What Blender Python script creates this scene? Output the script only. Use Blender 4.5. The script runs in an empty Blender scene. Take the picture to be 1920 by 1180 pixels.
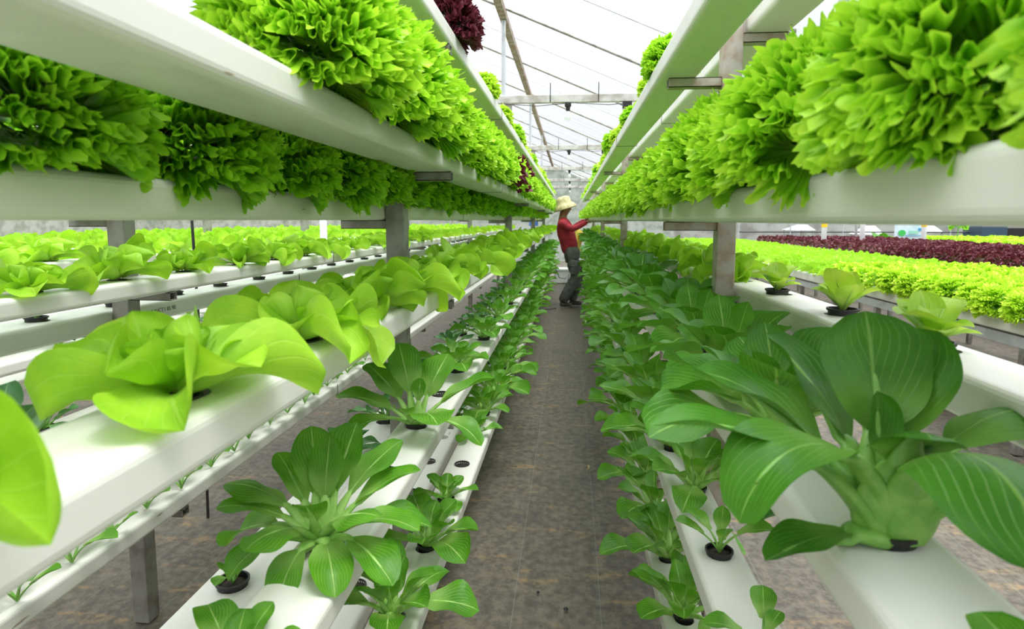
import bpy, math, random
import numpy as np
from mathutils import Vector, Matrix

# ---------------------------------------------------------------- camera, sky, exposure
SC = bpy.context.scene
COL = SC.collection
H = 1.30                                             # eye height
cd = bpy.data.cameras.new('camera'); cam = bpy.data.objects.new('camera', cd); COL.objects.link(cam)
cam.location = (0, 0, H)
cam.rotation_euler = (math.radians(90 - 6.0), 0, math.radians(5.43))
cd.sensor_width = 36; cd.lens = 36 * 1150 / 1920; cd.shift_y = -56 / 1920
cd.clip_start = 0.01; cd.clip_end = 300
cd.dof.use_dof = True; cd.dof.focus_distance = 1.9; cd.dof.aperture_fstop = 7.0
SC.camera = cam
vs = SC.view_settings
vs.view_transform = 'Standard'; vs.look = 'None'; vs.gamma = 1; vs.use_curve_mapping = False
vs.exposure = 0.72

W = bpy.data.worlds.new('sky'); SC.world = W; W.use_nodes = True
nt = W.node_tree; nt.nodes.clear()
o = nt.nodes.new('ShaderNodeOutputWorld'); bg = nt.nodes.new('ShaderNodeBackground')
tc = nt.nodes.new('ShaderNodeTexCoord'); sx = nt.nodes.new('ShaderNodeSeparateXYZ')
mr = nt.nodes.new('ShaderNodeMapRange'); mr.inputs[1].default_value = 0.0; mr.inputs[2].default_value = 1.0
mr.inputs[3].default_value = 0.32; mr.inputs[4].default_value = 3.3
pw = nt.nodes.new('ShaderNodeMath'); pw.operation = 'POWER'; pw.inputs[1].default_value = 2.0
mx = nt.nodes.new('ShaderNodeMath'); mx.operation = 'MAXIMUM'; mx.inputs[1].default_value = 0
nt.links.new(tc.outputs['Generated'], sx.inputs[0]); nt.links.new(sx.outputs[2], mx.inputs[0]); nt.links.new(mx.outputs[0], pw.inputs[0])
nt.links.new(pw.outputs[0], mr.inputs[0]); nt.links.new(mr.outputs[0], bg.inputs[1])
bg.inputs[0].default_value = (0.965, 0.975, 0.985, 1); nt.links.new(bg.outputs[0], o.inputs[0])

sd = bpy.data.lights.new('sun', 'SUN'); sd.energy = 1.9; sd.angle = math.radians(25); sd.color = (1, .965, .88)
so = bpy.data.objects.new('sun', sd); COL.objects.link(so)
so.rotation_euler = (math.radians(12), math.radians(14), 0); so.location = (0, 0, 6)

rnd = random.Random(11)
# ---------------------------------------------------------------- helpers
def tag(o, label=None, cat=None, group=None, kind=None):
    for k, v in (('label', label), ('category', cat), ('group', group), ('kind', kind)):
        if v: o[k] = v
    return o
def empty(name, loc=(0, 0, 0), rz=0):
    o = bpy.data.objects.new(name, None); COL.objects.link(o); o.location = loc; o.rotation_euler = (0, 0, rz)
    o.empty_display_size = .05
    return o
class MB:
    def __init__(s): s.v = []; s.f = []; s.uv = []; s.m = []; s.n = 0
    def add(s, verts, faces, uvs=None, mat=0):
        verts = np.asarray(verts, float); b = s.n; s.v.append(verts); s.n += len(verts)
        s.uv.append(np.zeros((len(verts), 2)) if uvs is None else np.asarray(uvs, float))
        s.f += [tuple(i + b for i in f) for f in faces]; s.m += [mat] * len(faces)
    def box(s, x0, x1, y0, y1, z0, z1, mat=0):
        v = [(x, y, z) for z in (z0, z1) for y in (y0, y1) for x in (x0, x1)]
        s.add(v, [(0, 2, 3, 1), (4, 5, 7, 6), (0, 1, 5, 4), (2, 6, 7, 3), (0, 4, 6, 2), (1, 3, 7, 5)], mat=mat)
    def tube(s, pts, r, n=8, mat=0, cap=True):
        pts = [Vector(p) for p in pts]; rr = r if hasattr(r, '__len__') else [r] * len(pts)
        V = []; F = []
        for i, p in enumerate(pts):
            t = (pts[min(i + 1, len(pts) - 1)] - pts[max(i - 1, 0)]).normalized()
            a = t.orthogonal().normalized() if i == 0 else (a - t * a.dot(t)).normalized()
            b = t.cross(a)
            for k in range(n):
                q = p + (a * math.cos(2 * math.pi * k / n) + b * math.sin(2 * math.pi * k / n)) * rr[i]; V.append(tuple(q))
        for i in range(len(pts) - 1):
            for k in range(n):
                F.append((i * n + k, i * n + (k + 1) % n, (i + 1) * n + (k + 1) % n, (i + 1) * n + k))
        if cap: F.append(tuple(range(n))[::-1]); F.append(tuple((len(pts) - 1) * n + k for k in range(n)))
        s.add(V, F, mat=mat)
    def lathe(s, prof, n=20, c=(0, 0, 0), mat=0, cap=False):
        V = [(c[0] + r * math.cos(2 * math.pi * k / n), c[1] + r * math.sin(2 * math.pi * k / n), c[2] + z) for r, z in prof for k in range(n)]
        F = [(i * n + k, i * n + (k + 1) % n, (i + 1) * n + (k + 1) % n, (i + 1) * n + k) for i in range(len(prof) - 1) for k in range(n)]
        if cap: F.append(tuple((len(prof) - 1) * n + k for k in range(n))); F.append(tuple(range(n))[::-1])
        s.add(V, F, mat=mat)
    def mesh(s, name, mats, smooth=False):
        me = bpy.data.meshes.new(name)
        V = np.concatenate(s.v); me.from_pydata(V.tolist(), [], s.f)
        for m in (mats if isinstance(mats, (list, tuple)) else [mats]): me.materials.append(m)
        me.polygons.foreach_set('material_index', s.m)
        if smooth: me.polygons.foreach_set('use_smooth', [True] * len(s.f))
        uvl = me.uv_layers.new(name='UVMap'); li = np.zeros(len(me.loops), int); me.loops.foreach_get('vertex_index', li)
        uvl.data.foreach_set('uv', np.concatenate(s.uv)[li].ravel()); me.update()
        return me
    def build(s, name, mats, parent=None, smooth=False, bevel=0):
        o = bpy.data.objects.new(name, s.mesh(name, mats, smooth)); COL.objects.link(o); o.parent = parent
        if bevel:
            b = o.modifiers.new('bevel', 'BEVEL'); b.width = bevel; b.segments = 2
        return o
def mobj(name, me, parent=None, loc=(0, 0, 0), rz=0, sc=1):
    o = bpy.data.objects.new(name, me); COL.objects.link(o); o.parent = parent; o.location = loc; o.rotation_euler = (0, 0, rz)
    o.scale = (sc,) * 3
    return o

# ---------------------------------------------------------------- materials
def newmat(name):
    m = bpy.data.materials.new(name); m.use_nodes = True; t = m.node_tree; t.nodes.clear()
    out = t.nodes.new('ShaderNodeOutputMaterial'); p = t.nodes.new('ShaderNodeBsdfPrincipled'); t.links.new(p.outputs[0], out.inputs[0])
    return m, t, p, out
def N(t, typ, **kw):
    n = t.nodes.new('ShaderNode' + typ)
    for k, v in kw.items():
        if k == 'ins':
            for i, x in v.items():
                if isinstance(x, bpy.types.NodeSocket): t.links.new(x, n.inputs[i])
                else: n.inputs[i].default_value = x
        else: setattr(n, k, v)
    return n
def M(t, op, a, b=None, c=None):
    n = t.nodes.new('ShaderNodeMath'); n.operation = op
    for i, x in enumerate((a, b, c)):
        if x is None: continue
        if isinstance(x, bpy.types.NodeSocket): t.links.new(x, n.inputs[i])
        else: n.inputs[i].default_value = x
    return n.outputs[0]
def mixc(t, f, a, b, bt='MIX'):
    n = t.nodes.new('ShaderNodeMix'); n.data_type = 'RGBA'; n.blend_type = bt
    for i, x in ((0, f), (6, a), (7, b)):
        if isinstance(x, bpy.types.NodeSocket): t.links.new(x, n.inputs[i])
        else: n.inputs[i].default_value = x if i == 0 else (*x, 1)
    return n.outputs[2]
def smooth(t, x, lo, hi, a=0.0, b=1.0):
    n = N(t, 'MapRange', interpolation_type='SMOOTHSTEP', ins={0: x, 1: lo, 2: hi, 3: a, 4: b}); return n.outputs[0]
def plain(name, col, rough=.5, col2=None, scale=20, metal=0, bump=0, spec=.5, coord='Object', detail=4):
    m, t, p, o = newmat(name)
    p.inputs['Roughness'].default_value = rough; p.inputs['Metallic'].default_value = metal; p.inputs['Specular IOR Level'].default_value = spec
    p.inputs['Base Color'].default_value = (*col, 1)
    if col2 or bump:
        c = N(t, 'TexCoord'); n = N(t, 'TexNoise', ins={0: c.outputs[coord], 2: scale, 3: detail})
        if col2: t.links.new(mixc(t, smooth(t, n.outputs[0], .4, .65), col, col2), p.inputs['Base Color'])
        if bump:
            b = N(t, 'Bump', ins={0: bump, 1: .01, 3: n.outputs[0]}) if False else N(t, 'Bump'); b.inputs['Strength'].default_value = bump; b.inputs['Distance'].default_value = .005
            t.links.new(n.outputs[0], b.inputs['Height']); t.links.new(b.outputs[0], p.inputs['Normal'])
    return m

def pvc(name, col, dirt=.35):
    m, t, p, o = newmat(name)
    c = N(t, 'TexCoord'); mp = N(t, 'Mapping', ins={0: c.outputs['Object'], 3: (6, 1.2, 6)})
    n = N(t, 'TexNoise', ins={0: mp.outputs[0], 2: 3.0, 3: 5}); n2 = N(t, 'TexNoise', ins={0: c.outputs['Object'], 2: 40, 3: 4})
    mp3 = N(t, 'Mapping', ins={0: c.outputs['Object'], 3: (60, 9, 60)}); n3 = N(t, 'TexNoise', ins={0: mp3.outputs[0], 2: 1.0, 3: 2})
    f = M(t, 'MULTIPLY', smooth(t, n.outputs[0], .5, .75), dirt)
    c1 = mixc(t, f, col, (col[0] * .80, col[1] * .79, col[2] * .68))
    sp = M(t, 'MULTIPLY', smooth(t, n3.outputs[0], .745, .78), .75)
    c2 = mixc(t, sp, c1, (.30, .20, .11))
    t.links.new(c2, p.inputs['Base Color']); p.inputs['Roughness'].default_value = .34
    t.links.new(smooth(t, n2.outputs[0], .3, .7, .28, .42), p.inputs['Roughness'])
    p.inputs['Specular IOR Level'].default_value = .45
    return m
PVC = pvc('white_pvc', (.79, .78, .71)); PVCG = pvc('greyed_pvc', (.60, .64, .54), .2)

def leafmat(name, base, light, vein, nv=6.5, slope=.85, vs_=.7, tr=.30, rough=.38, lightf=.5, vw=.05, bumps=.5):
    m, t, p, out = newmat(name)
    uv = N(t, 'UVMap'); s = N(t, 'SeparateXYZ', ins={0: uv.outputs[0]}); oi = N(t, 'ObjectInfo')
    a = M(t, 'ABSOLUTE', M(t, 'MULTIPLY_ADD', s.outputs[0], 2.0, -1.0)); y = s.outputs[1]
    c = N(t, 'TexCoord'); no = N(t, 'TexNoise', ins={0: c.outputs['Object'], 2: 26.0, 3: 3}); nf = N(t, 'TexNoise', ins={0: c.outputs['Object'], 2: 160.0, 3: 3})
    w = M(t, 'MULTIPLY', M(t, 'SUBTRACT', no.outputs[0], .5), .10)
    q = M(t, 'ADD', M(t, 'SUBTRACT', a, M(t, 'MULTIPLY', y, slope)), w)
    fr = M(t, 'ABSOLUTE', M(t, 'SUBTRACT', M(t, 'FRACT', M(t, 'MULTIPLY', q, nv)), .5))
    side = smooth(t, fr, .0, vw * 2.2, 1, 0)
    side = M(t, 'MULTIPLY', side, smooth(t, a, .75, 1.0, 1, .1))
    mid = smooth(t, a, .015, .055, 1, 0)
    vn = M(t, 'MULTIPLY', M(t, 'MAXIMUM', M(t, 'MULTIPLY', side, .62), mid), vs_)
    k = M(t, 'ADD', M(t, 'MULTIPLY', smooth(t, no.outputs[0], .3, .72), lightf), M(t, 'MULTIPLY', oi.outputs['Random'], .3))
    col = mixc(t, k, base, light); col = mixc(t, M(t, 'MULTIPLY', smooth(t, y, .55, .2), .45), col, vein)
    col = mixc(t, vn, col, vein)
    t.links.new(col, p.inputs['Base Color']); p.inputs['Roughness'].default_value = rough
    p.inputs['Specular IOR Level'].default_value = .32
    b = N(t, 'Bump'); b.inputs['Strength'].default_value = bumps; b.inputs['Distance'].default_value = .002
    hgt = M(t, 'ADD', M(t, 'MULTIPLY', vn, -1.0), M(t, 'MULTIPLY', nf.outputs[0], .5)); t.links.new(hgt, b.inputs['Height']); t.links.new(b.outputs[0], p.inputs['Normal'])
    tl = N(t, 'BsdfTranslucent'); tcol = mixc(t, 1.0, col, (1.0, 1.0, .35), 'MULTIPLY'); t.links.new(mixc(t, .35, tcol, light), tl.inputs[0])
    mx = N(t, 'MixShader', ins={0: tr, 1: p.outputs[0], 2: tl.outputs[0]}); t.links.new(mx.outputs[0], out.inputs[0])
    return m
PAK = leafmat('pak_choi_leaf', (.050, .205, .014), (.12, .36, .022), (.40, .66, .15), tr=.28)
PAKD = leafmat('dark_pak_choi_leaf', (.035, .15, .035), (.08, .27, .05), (.36, .58, .28), tr=.2)
PAKY = leafmat('fresh_pak_choi_leaf', (.062, .245, .010), (.15, .42, .018), (.50, .74, .22), tr=.32)
BUT = leafmat('butterhead_leaf', (.27, .58, .028), (.46, .74, .05), (.60, .82, .18), nv=4.5, slope=.75, vs_=.4, tr=.36, rough=.42, lightf=.7)
SEED = leafmat('pale_seedling_leaf', (.38, .66, .06), (.60, .82, .10), (.66, .86, .28), nv=4, slope=.6, vs_=.4, tr=.35, lightf=.8)
def frillmat(name, deep, mid, tip, tr=.33, rnd_=.25):
    m, t, p, out = newmat(name)
    uv = N(t, 'UVMap'); s = N(t, 'SeparateXYZ', ins={0: uv.outputs[0]}); oi = N(t, 'ObjectInfo'); c = N(t, 'TexCoord')
    no = N(t, 'TexNoise', ins={0: c.outputs['Object'], 2: 30.0, 3: 4})
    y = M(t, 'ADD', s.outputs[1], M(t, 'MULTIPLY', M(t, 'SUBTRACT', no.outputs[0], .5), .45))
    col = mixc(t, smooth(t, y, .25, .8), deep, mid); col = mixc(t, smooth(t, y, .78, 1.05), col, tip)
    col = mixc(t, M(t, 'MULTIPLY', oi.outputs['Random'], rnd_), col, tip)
    t.links.new(col, p.inputs['Base Color']); p.inputs['Roughness'].default_value = .40; p.inputs['Specular IOR Level'].default_value = .35
    tl = N(t, 'BsdfTranslucent'); t.links.new(col, tl.inputs[0])
    mx = N(t, 'MixShader', ins={0: tr, 1: p.outputs[0], 2: tl.outputs[0]}); t.links.new(mx.outputs[0], out.inputs[0])
    return m
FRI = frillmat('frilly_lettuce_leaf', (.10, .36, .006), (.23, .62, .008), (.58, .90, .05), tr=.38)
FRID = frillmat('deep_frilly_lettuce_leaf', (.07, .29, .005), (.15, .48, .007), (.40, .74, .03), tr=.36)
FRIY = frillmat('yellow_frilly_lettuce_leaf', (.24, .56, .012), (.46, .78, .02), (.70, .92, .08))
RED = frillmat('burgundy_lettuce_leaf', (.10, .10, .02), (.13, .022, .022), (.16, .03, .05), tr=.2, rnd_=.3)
STALK = plain('pale_stalk', (.36, .60, .15), .4, (.24, .50, .08), 40)
STALKD = plain('green_stalk', (.17, .40, .06), .4, (.26, .50, .10), 40)
BLACK = plain('black_plastic', (.012, .011, .011), .45)
SOIL = plain('dark_growing_medium', (.018, .013, .009), .9, (.05, .035, .02), 90, bump=.8)
STEEL = plain('weathered_steel', (.33, .32, .29), .55, (.21, .19, .165), 14, metal=.25, bump=.15)
STEELR = plain('pale_weathered_steel', (.50, .46, .41), .5, (.40, .30, .23), 22, metal=.15, bump=.15)
GALV = plain('galvanised_pipe', (.60, .62, .64), .4, (.50, .51, .53), 12, metal=.3)
WOODY = plain('chalky_beam', (.62, .60, .57), .8, (.40, .36, .32), 9, bump=.3)
RUST = plain('rusty_steel', (.24, .15, .10), .7, (.36, .30, .26), 18)
WIRE = plain('dark_wire', (.03, .03, .03), .5)
WHITEP = plain('white_paint', (.86, .87, .88), .5)

# ---------------------------------------------------------------- the ground
def floor_mat():
    m, t, p, o = newmat('woven_ground_cover')
    c = N(t, 'TexCoord'); P = c.outputs['Object']
    n1 = N(t, 'TexNoise', ins={0: P, 2: 2.6, 3: 8, 4: .62}); n2 = N(t, 'TexNoise', ins={0: P, 2: 28, 3: 5, 4: .7}); n5 = N(t, 'TexNoise', ins={0: P, 2: 220, 3: 2})
    mp = N(t, 'Mapping', ins={0: P, 3: (28, 1.0, 1)}); n3 = N(t, 'TexNoise', ins={0: mp.outputs[0], 2: 2.2, 3: 3})
    mq = N(t, 'Mapping', ins={0: P, 3: (1.4, 5, 1)}); n4 = N(t, 'TexNoise', ins={0: mq.outputs[0], 2: 2.0, 3: 8, 4: .7})
    col = mixc(t, smooth(t, n2.outputs[0], .32, .68), (.088, .073, .054), (.205, .175, .130))
    col = mixc(t, M(t, 'MULTIPLY', smooth(t, n3.outputs[0], .40, .66), .3), col, (.095, .092, .082))
    tan = M(t, 'MULTIPLY', smooth(t, n4.outputs[0], .53, .72), smooth(t, n2.outputs[0], .34, .6))
    col = mixc(t, M(t, 'MULTIPLY', tan, .95), col, (.40, .25, .10))
    col = mixc(t, M(t, 'MULTIPLY', smooth(t, n1.outputs[0], .52, .7), .35), col, (.05, .048, .048))
    s = N(t, 'SeparateXYZ', ins={0: P})
    ln = M(t, 'ABSOLUTE', M(t, 'SUBTRACT', M(t, 'FRACT', M(t, 'MULTIPLY_ADD', s.outputs[0], 3.4, .115)), .5))
    col = mixc(t, M(t, 'MULTIPLY', smooth(t, ln, .0, .007, 1, 0), .4), col, (.32, .40, .36))
    col = mixc(t, M(t, 'MULTIPLY', n5.outputs[0], .5), col, mixc(t, .5, col, (.02, .02, .02)))
    t.links.new(col, p.inputs['Base Color']); p.inputs['Roughness'].default_value = .62; p.inputs['Specular IOR Level'].default_value = .4
    wx = N(t, 'TexWave', bands_direction='X', ins={0: P, 1: 150.0}); wy = N(t, 'TexWave', bands_direction='Y', ins={0: P, 1: 150.0})
    b = N(t, 'Bump'); b.inputs['Strength'].default_value = .35; b.inputs['Distance'].default_value = .004
    t.links.new(M(t, 'ADD', M(t, 'MULTIPLY', M(t, 'ADD', wx.outputs[1], wy.outputs[1]), .15), n2.outputs[0]), b.inputs['Height']); t.links.new(b.outputs[0], p.inputs['Normal'])
    return m
g = MB(); NX, NY = 60, 90
xs = np.linspace(-22, 26, NX); ys = np.linspace(-4, 34, NY)
V = [(x, y, .006 * math.sin(x * 5 + y * 1.3) * math.sin(y * 2.1 + 1) - .006) for y in ys for x in xs]
g.add(V, [(j * NX + i, j * NX + i + 1, (j + 1) * NX + i + 1, (j + 1) * NX + i) for j in range(NY - 1) for i in range(NX - 1)])
tag(g.build('floor', floor_mat(), smooth=True), 'dark brown woven ground cover with tan stains', kind='structure')

# ---------------------------------------------------------------- troughs
def trough(name, x0, w, zt, h, y0, y1, label, group=None, mat=PVC, holes=None, hr=.026, seams=True, cap='growing trough'):
    """a hollow pvc channel along Y, holes: (first y, spacing)"""
    mb = MB(); x1 = x0 + w; zb = zt - h; r = min(.012, h * .25)
    prof = []
    def arc(cx, cz, a0, a1):
        for k in range(5):
            a = math.radians(a0 + (a1 - a0) * k / 4); prof.append((cx + r * math.cos(a), cz + r * math.sin(a)))
    arc(x1 - r, zt - r, 90, 0); arc(x1 - r, zb + r, 0, -90); arc(x0 + r, zb + r, -90, -180); arc(x0 + r, zt - r, 180, 90)
    n = len(prof)
    V = [(x, y, z) for y in (y0, y1) for x, z in prof]
    mb.add(V, [(i, i + 1, n + i + 1, n + i) for i in range(n - 1)])
    xa, xb = x0 + r, x1 - r; xc = (x0 + x1) / 2
    ends = [(xa, zt)] + prof
    mb.add([(x, y0, z) for x, z in prof], [tuple(range(n))]); mb.add([(x, y1, z) for x, z in prof], [tuple(range(n))[::-1]])
    if holes:
        y = y0; yc = holes[0]
        while yc - .05 < y0: yc += holes[1]
        K = 20
        def quad(a, b): mb.add([(xa, a, zt), (xb, a, zt), (xb, b, zt), (xa, b, zt)], [(0, 1, 2, 3)])
        while yc + .05 < y1:
            hs = (xb - xa) / 2; ya, yb = yc - hs, yc + hs
            if ya > y: quad(y, ya)
            else: ya = y
            circ = []; sq = []
            for k in range(K):
                a = 2 * math.pi * k / K + math.pi / 4; cx_, cy_ = math.cos(a), math.sin(a)
                circ.append((xc + hr * cx_, yc + hr * cy_, zt)); mm = max(abs(cx_), abs(cy_)); sq.append((xc + hs * cx_ / mm, yc + (hs if cy_ > 0 else yc - ya) * cy_ / mm, zt))
            low = [(a, b, zt - .02) for a, b, c_ in circ]
            mb.add(sq + circ + low, [(k, (k + 1) % K, K + (k + 1) % K, K + k) for k in range(K)] + [(K + k, K + (k + 1) % K, 2 * K + (k + 1) % K, 2 * K + k) for k in range(K)])
            y = yb; yc += holes[1]
        quad(y, y1)
    else: mb.add([(xa, y0, zt), (xb, y0, zt), (xb, y1, zt), (xa, y1, zt)], [(0, 1, 2, 3)])
    o = mb.build(name, mat)
    for f in o.data.polygons: f.use_smooth = False
    tag(o, label, cap, group)
    if seams:
        y = 3.05 if x0 < 0 else 3.3
        while y < y1:
            s = MB(); e = .0012
            for (a, b, c_, d) in ((x0 - e, x0, zb, zt), (x1, x1 + e, zb, zt), (x0, x1, zb - e, zb)):
                s.box(a, b, y, y + .006, c_, d)
            s.build('joint_wire', WIRE, o); y += 3.9
    return o
YE = 13.4
def z(Z): return H + Z
T = {}
def tr(key, name_label, x0, w, Z, h=.05, y0=-.25, holes=None, mat=PVC, y1=YE): T[key] = (x0 + w / 2, z(Z)); return trough('growing_trough', x0, w, z(Z), h, y0, y1, name_label, None, mat, holes)
# left rack: aisle side
tr('U', 'highest white trough left of the aisle, its pale green underside in view', -.46, .12, .545, h=.053)
tr('L2', 'white trough above eye level along the left of the aisle, crowded with frilly green lettuce', -.46, .12, .188)
tr('L1', 'white trough carrying pale butterhead lettuces along the left of the aisle', -.46, .12, -.181, h=.052, holes=(.29, .3))
tr('P', 'white trough carrying large pak choi one tier below the butterhead lettuces, left of the aisle', -.46, .12, -.545, holes=(.35, .3))
tr('S', 'lowest white trough at the left edge of the aisle floor', -.46, .12, -.92, holes=(.11, .3))
# left rack: far side of its posts
tr('A3', 'topmost white trough behind the posts of the left rack, growing burgundy lettuce', -.655, .12, .43)
tr('A2', 'white trough just above the horizon behind the left posts, under deep green frilly heads', -.655, .12, .055, h=.055, mat=PVC)
tr('A1', 'white trough behind the left posts beside the butterhead tier, growing dark pak choi', -.685, .12, -.29, holes=(.28, .3))
tr('T1', 'white trough with a single potted seedling, behind the left posts near the floor', -.655, .12, -.65, holes=(.083, .3))
tr('Q', 'lowest white trough behind the left posts, mostly empty round holes', -.655, .12, -1.03, holes=(.09, .3))
# second left rack
tr('B2', 'trough high on the second rack to the left, seen edge on at eye level', -1.333, .12, .188, y0=.3)
tr('B1', 'white trough of the second left rack, carrying a long line of butterhead lettuces', -1.333, .12, -.17, y0=.2, holes=(.43, .3))
tr('B0', 'white trough of the second left rack one tier under its butterhead lettuces', -1.333, .12, -.515, y0=.2, holes=(.43, .3))
tr('Bm', 'lowest white trough of the second left rack, small seedlings peeping over it', -1.333, .12, -.858, h=.055, y0=-.2)
tr('BB2', 'trough behind the posts of the second left rack at eye level', -1.52, .12, .055, y0=.3)
tr('BB1', 'greyish trough with printed marks and small seedlings, behind the second rack posts', -1.52, .12, -.277, h=.062, y0=.2, mat=PVCG, holes=(.345, .3))
tr('BB0', 'lower trough behind the posts of the second left rack', -1.52, .12, -.64, y0=.2)
# third, fourth and fifth left racks
for i, (px, nm) in enumerate(((-2.24, 'third'), (-3.11, 'fourth'), (-3.98, 'fifth'))):
    k = 'CDE'[i]
    tr(k + '1', f'white trough of butterhead lettuces on the aisle side of the {nm} rack to the left', px + .03, .12, -.17, y0=.5)
    tr(k + 'b', f'white trough of butterhead lettuces on the far side of the {nm} rack to the left', px - .15, .12, -.24, y0=.5)
    tr(k + '0', f'middle white trough of the {nm} rack to the left', px + .03, .12, -.53, y0=.5)
    tr(k + 'm', f'lowest white trough of the {nm} rack to the left', px + .03, .12, -.88, y0=.5)
    tr(k + 'n', f'middle trough on the far side of the {nm} rack to the left', px - .15, .12, -.66, y0=.5)
# right rack: aisle side and far side
tr('RU', 'highest white trough over the right of the aisle, its pale green underside in view', .235, .105, .44, h=.055)
tr('R2', 'wide white trough at eye level on the right, overflowing with frilly green lettuce', .266, .12, .052, h=.056)
tr('R1', 'white trough holding the largest dark pak choi, right of the aisle', .258, .12, -.32, h=.055, holes=(.323, .3))
tr('R0', 'white trough of small pak choi one tier below the largest ones, right of the aisle', .263, .11, -.70, h=.055, holes=(.06, .3))
tr('Rm', 'lowest white trough at the right edge of the aisle floor', .263, .11, -1.08, h=.055, holes=(.1, .3))
tr('RV', 'highest white trough on the far side of the right posts', .463, .115, .55, h=.052)
tr('RW', 'eye level white trough behind the right posts, half hidden by frilly lettuce', .463, .115, .17, h=.052)
tr('RO', 'white trough with three pale seedlings in black pots, behind the right posts', .463, .115, -.182, h=.055, holes=(.574, .33))
tr('RP', 'lower white trough on the far side of the right posts, close above the ground', .463, .115, -.60, h=.055, y0=.2)

# print on the greyish trough
def text(name, s, size, loc, rot, mat, parent=None, depth=.0004):
    c = bpy.data.curves.new(name, 'FONT'); c.body = s; c.size = size; c.extrude = depth; c.align_x = 'CENTER'; c.align_y = 'CENTER'
    o = bpy.data.objects.new(name + '_tmp', c); COL.objects.link(o); dg = bpy.context.evaluated_depsgraph_get()
    me = bpy.data.meshes.new_from_object(o.evaluated_get(dg)); bpy.data.objects.remove(o)
    me.materials.clear(); me.materials.append(mat)
    p = bpy.data.objects.new(name, me); COL.objects.link(p); p.parent = parent; p.location = loc; p.rotation_euler = rot
    return p
INK = plain('grey_ink', (.16, .18, .15), .8)
tagp = [o for o in COL.objects if o.get('label', '').startswith('greyish trough with printed')][0]
text('printed_mark', '4 0  5 INCT1 85 90', .021, (-1.3992, 1.96, z(-.308)), (math.radians(90), 0, math.radians(90)), INK, tagp)

# ---------------------------------------------------------------- steel racks
def post(px, y, brackets, label, group, top, mat=STEEL, w=.054):
    r = empty('rack_post', (px, y, 0)); tag(r, label, 'post', group)
    m = MB(); m.box(-w / 2, w / 2, 0, w, .0, top); m.build('upright', mat, r, bevel=.003)
    for (xa, xb, Z) in brackets:
        m = MB(); t = .002; zt = z(Z); zb = zt - .025
        m.box(xa - px, xb - px, .010, .044, zt - t, zt); m.box(xa - px, xb - px, .010, .044, zb, zb + t)
        m.box(xa - px, xb - px, .010, .012, zb, zt); m.box(xa - px, xb - px, .042, .044, zb, zt)
        m.build('bracket', mat, r)
    return r
ORD = ['nearest', 'second', 'third', 'fourth', 'farthest']
for i, y in enumerate((1.74, 5.0, 8.3, 11.6)):
    A = [(-.479, -.342, Zb) for Zb in (.492, .138, -.233, -.595, -.97)] + [(-.67, -.533, Zb) for Zb in (.38, 0., -.34, -.70, -1.08)]
    post(-.506, y, A, f'grey square steel post of the left rack, {ORD[i]} one along the aisle', None, z(.93) if i else z(1.3), STEEL)
    B = [(-1.345, -1.215, Zb) for Zb in (.138, -.22, -.565, -.913)] + [(-1.53, -1.399, Zb) for Zb in (.005, -.339, -.69)]
    post(-1.372, y, B, f'brown-grey steel post of the second rack to the left, {ORD[i]} one', None, z(.2), STEEL)
    for k, (px, nm) in enumerate(((-2.24, 'third'), (-3.11, 'fourth'), (-3.98, 'fifth'))):
        B = [(px + .027, px + .14, Zb) for Zb in (-.22, -.58, -.93)] + [(px - .14, px - .027, Zb) for Zb in (-.29, -.71)]
        post(px, y, B, f'steel post of the {nm} rack to the left, {ORD[i]} one', None, z(.02), STEEL)
    R = [(.262, .402, Zb) for Zb in (.385, -.004, -.375, -.755, -1.135)] + [(.453, .575, Zb) for Zb in (.498, .118, -.237, -.655)]
    post(.428, y, R, f'pale rust-flecked square post of the right rack, {ORD[i]} one along the aisle', None, z(.93) if i else z(1.0), STEELR, .051)

# crossbeams over the aisle with hooks, bulbs and pipes
for i, y in enumerate((5.0, 8.3, 11.6, 14.9, 18.0)):
    r = empty('crossbeam', (0, y, z(.93))); tag(r, f'chalky grey beam spanning above the aisle, {ORD[i]} from the camera', 'beam', None)
    m = MB(); m.box(-.62, .55, 0, .05, 0, .06); m.build('beam', WOODY, r, bevel=.004)
    for hx in (-.17, .21):
        m = MB(); m.tube([(hx, -.004, 0), (hx, -.004, .15)], .0035, 6); m.build('hook_rod', WIRE, r)
    m = MB(); m.box(.40, .47, -.01, .06, -.05, -.001); m.build('end_clamp', BLACK, r)
    b = empty('light_bulb', (.0 - .03, y + .02, z(.93))); tag(b, f'clear glass bulb hanging under the {ORD[i]} beam above the aisle', 'light bulb')
    m = MB(); m.lathe([(.012, -.001), (.026, -.004), (.026, -.03), (.018, -.034), (.016, -.065), (.012, -.066)], 14, cap=True); m.build('socket', BLACK, b)
    gm, gt, gp, go = newmat('clear_bulb_glass') if i == 0 else (None,) * 4
    if gm:
        gp.inputs['Base Color'].default_value = (.97, .98, 1, 1); gp.inputs['Roughness'].default_value = .05
        tp = N(gt, 'BsdfTransparent'); ms = N(gt, 'MixShader', ins={0: .45, 1: tp.outputs[0], 2: gp.outputs[0]}); gt.links.new(ms.outputs[0], go.inputs[0]); BG = gm
    m = MB(); m.lathe([(.004, -.145), (.018, -.14), (.029, -.122), (.031, -.105), (.024, -.088), (.014, -.07), (.012, -.06)], 16); m.build('glass_bulb', BG, b, smooth=True)
    m = MB(); m.tube([(-.55 + .14 * k, y - .004, z(.925) - .02 * math.sin(k * math.pi / 4) ** 2 - .001) for k in range(8)], .003, 5)
    tag(m.build('lamp_cable', WIRE), f'thin dark cable sagging along the {ORD[i]} beam above the aisle', 'cable')
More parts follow.
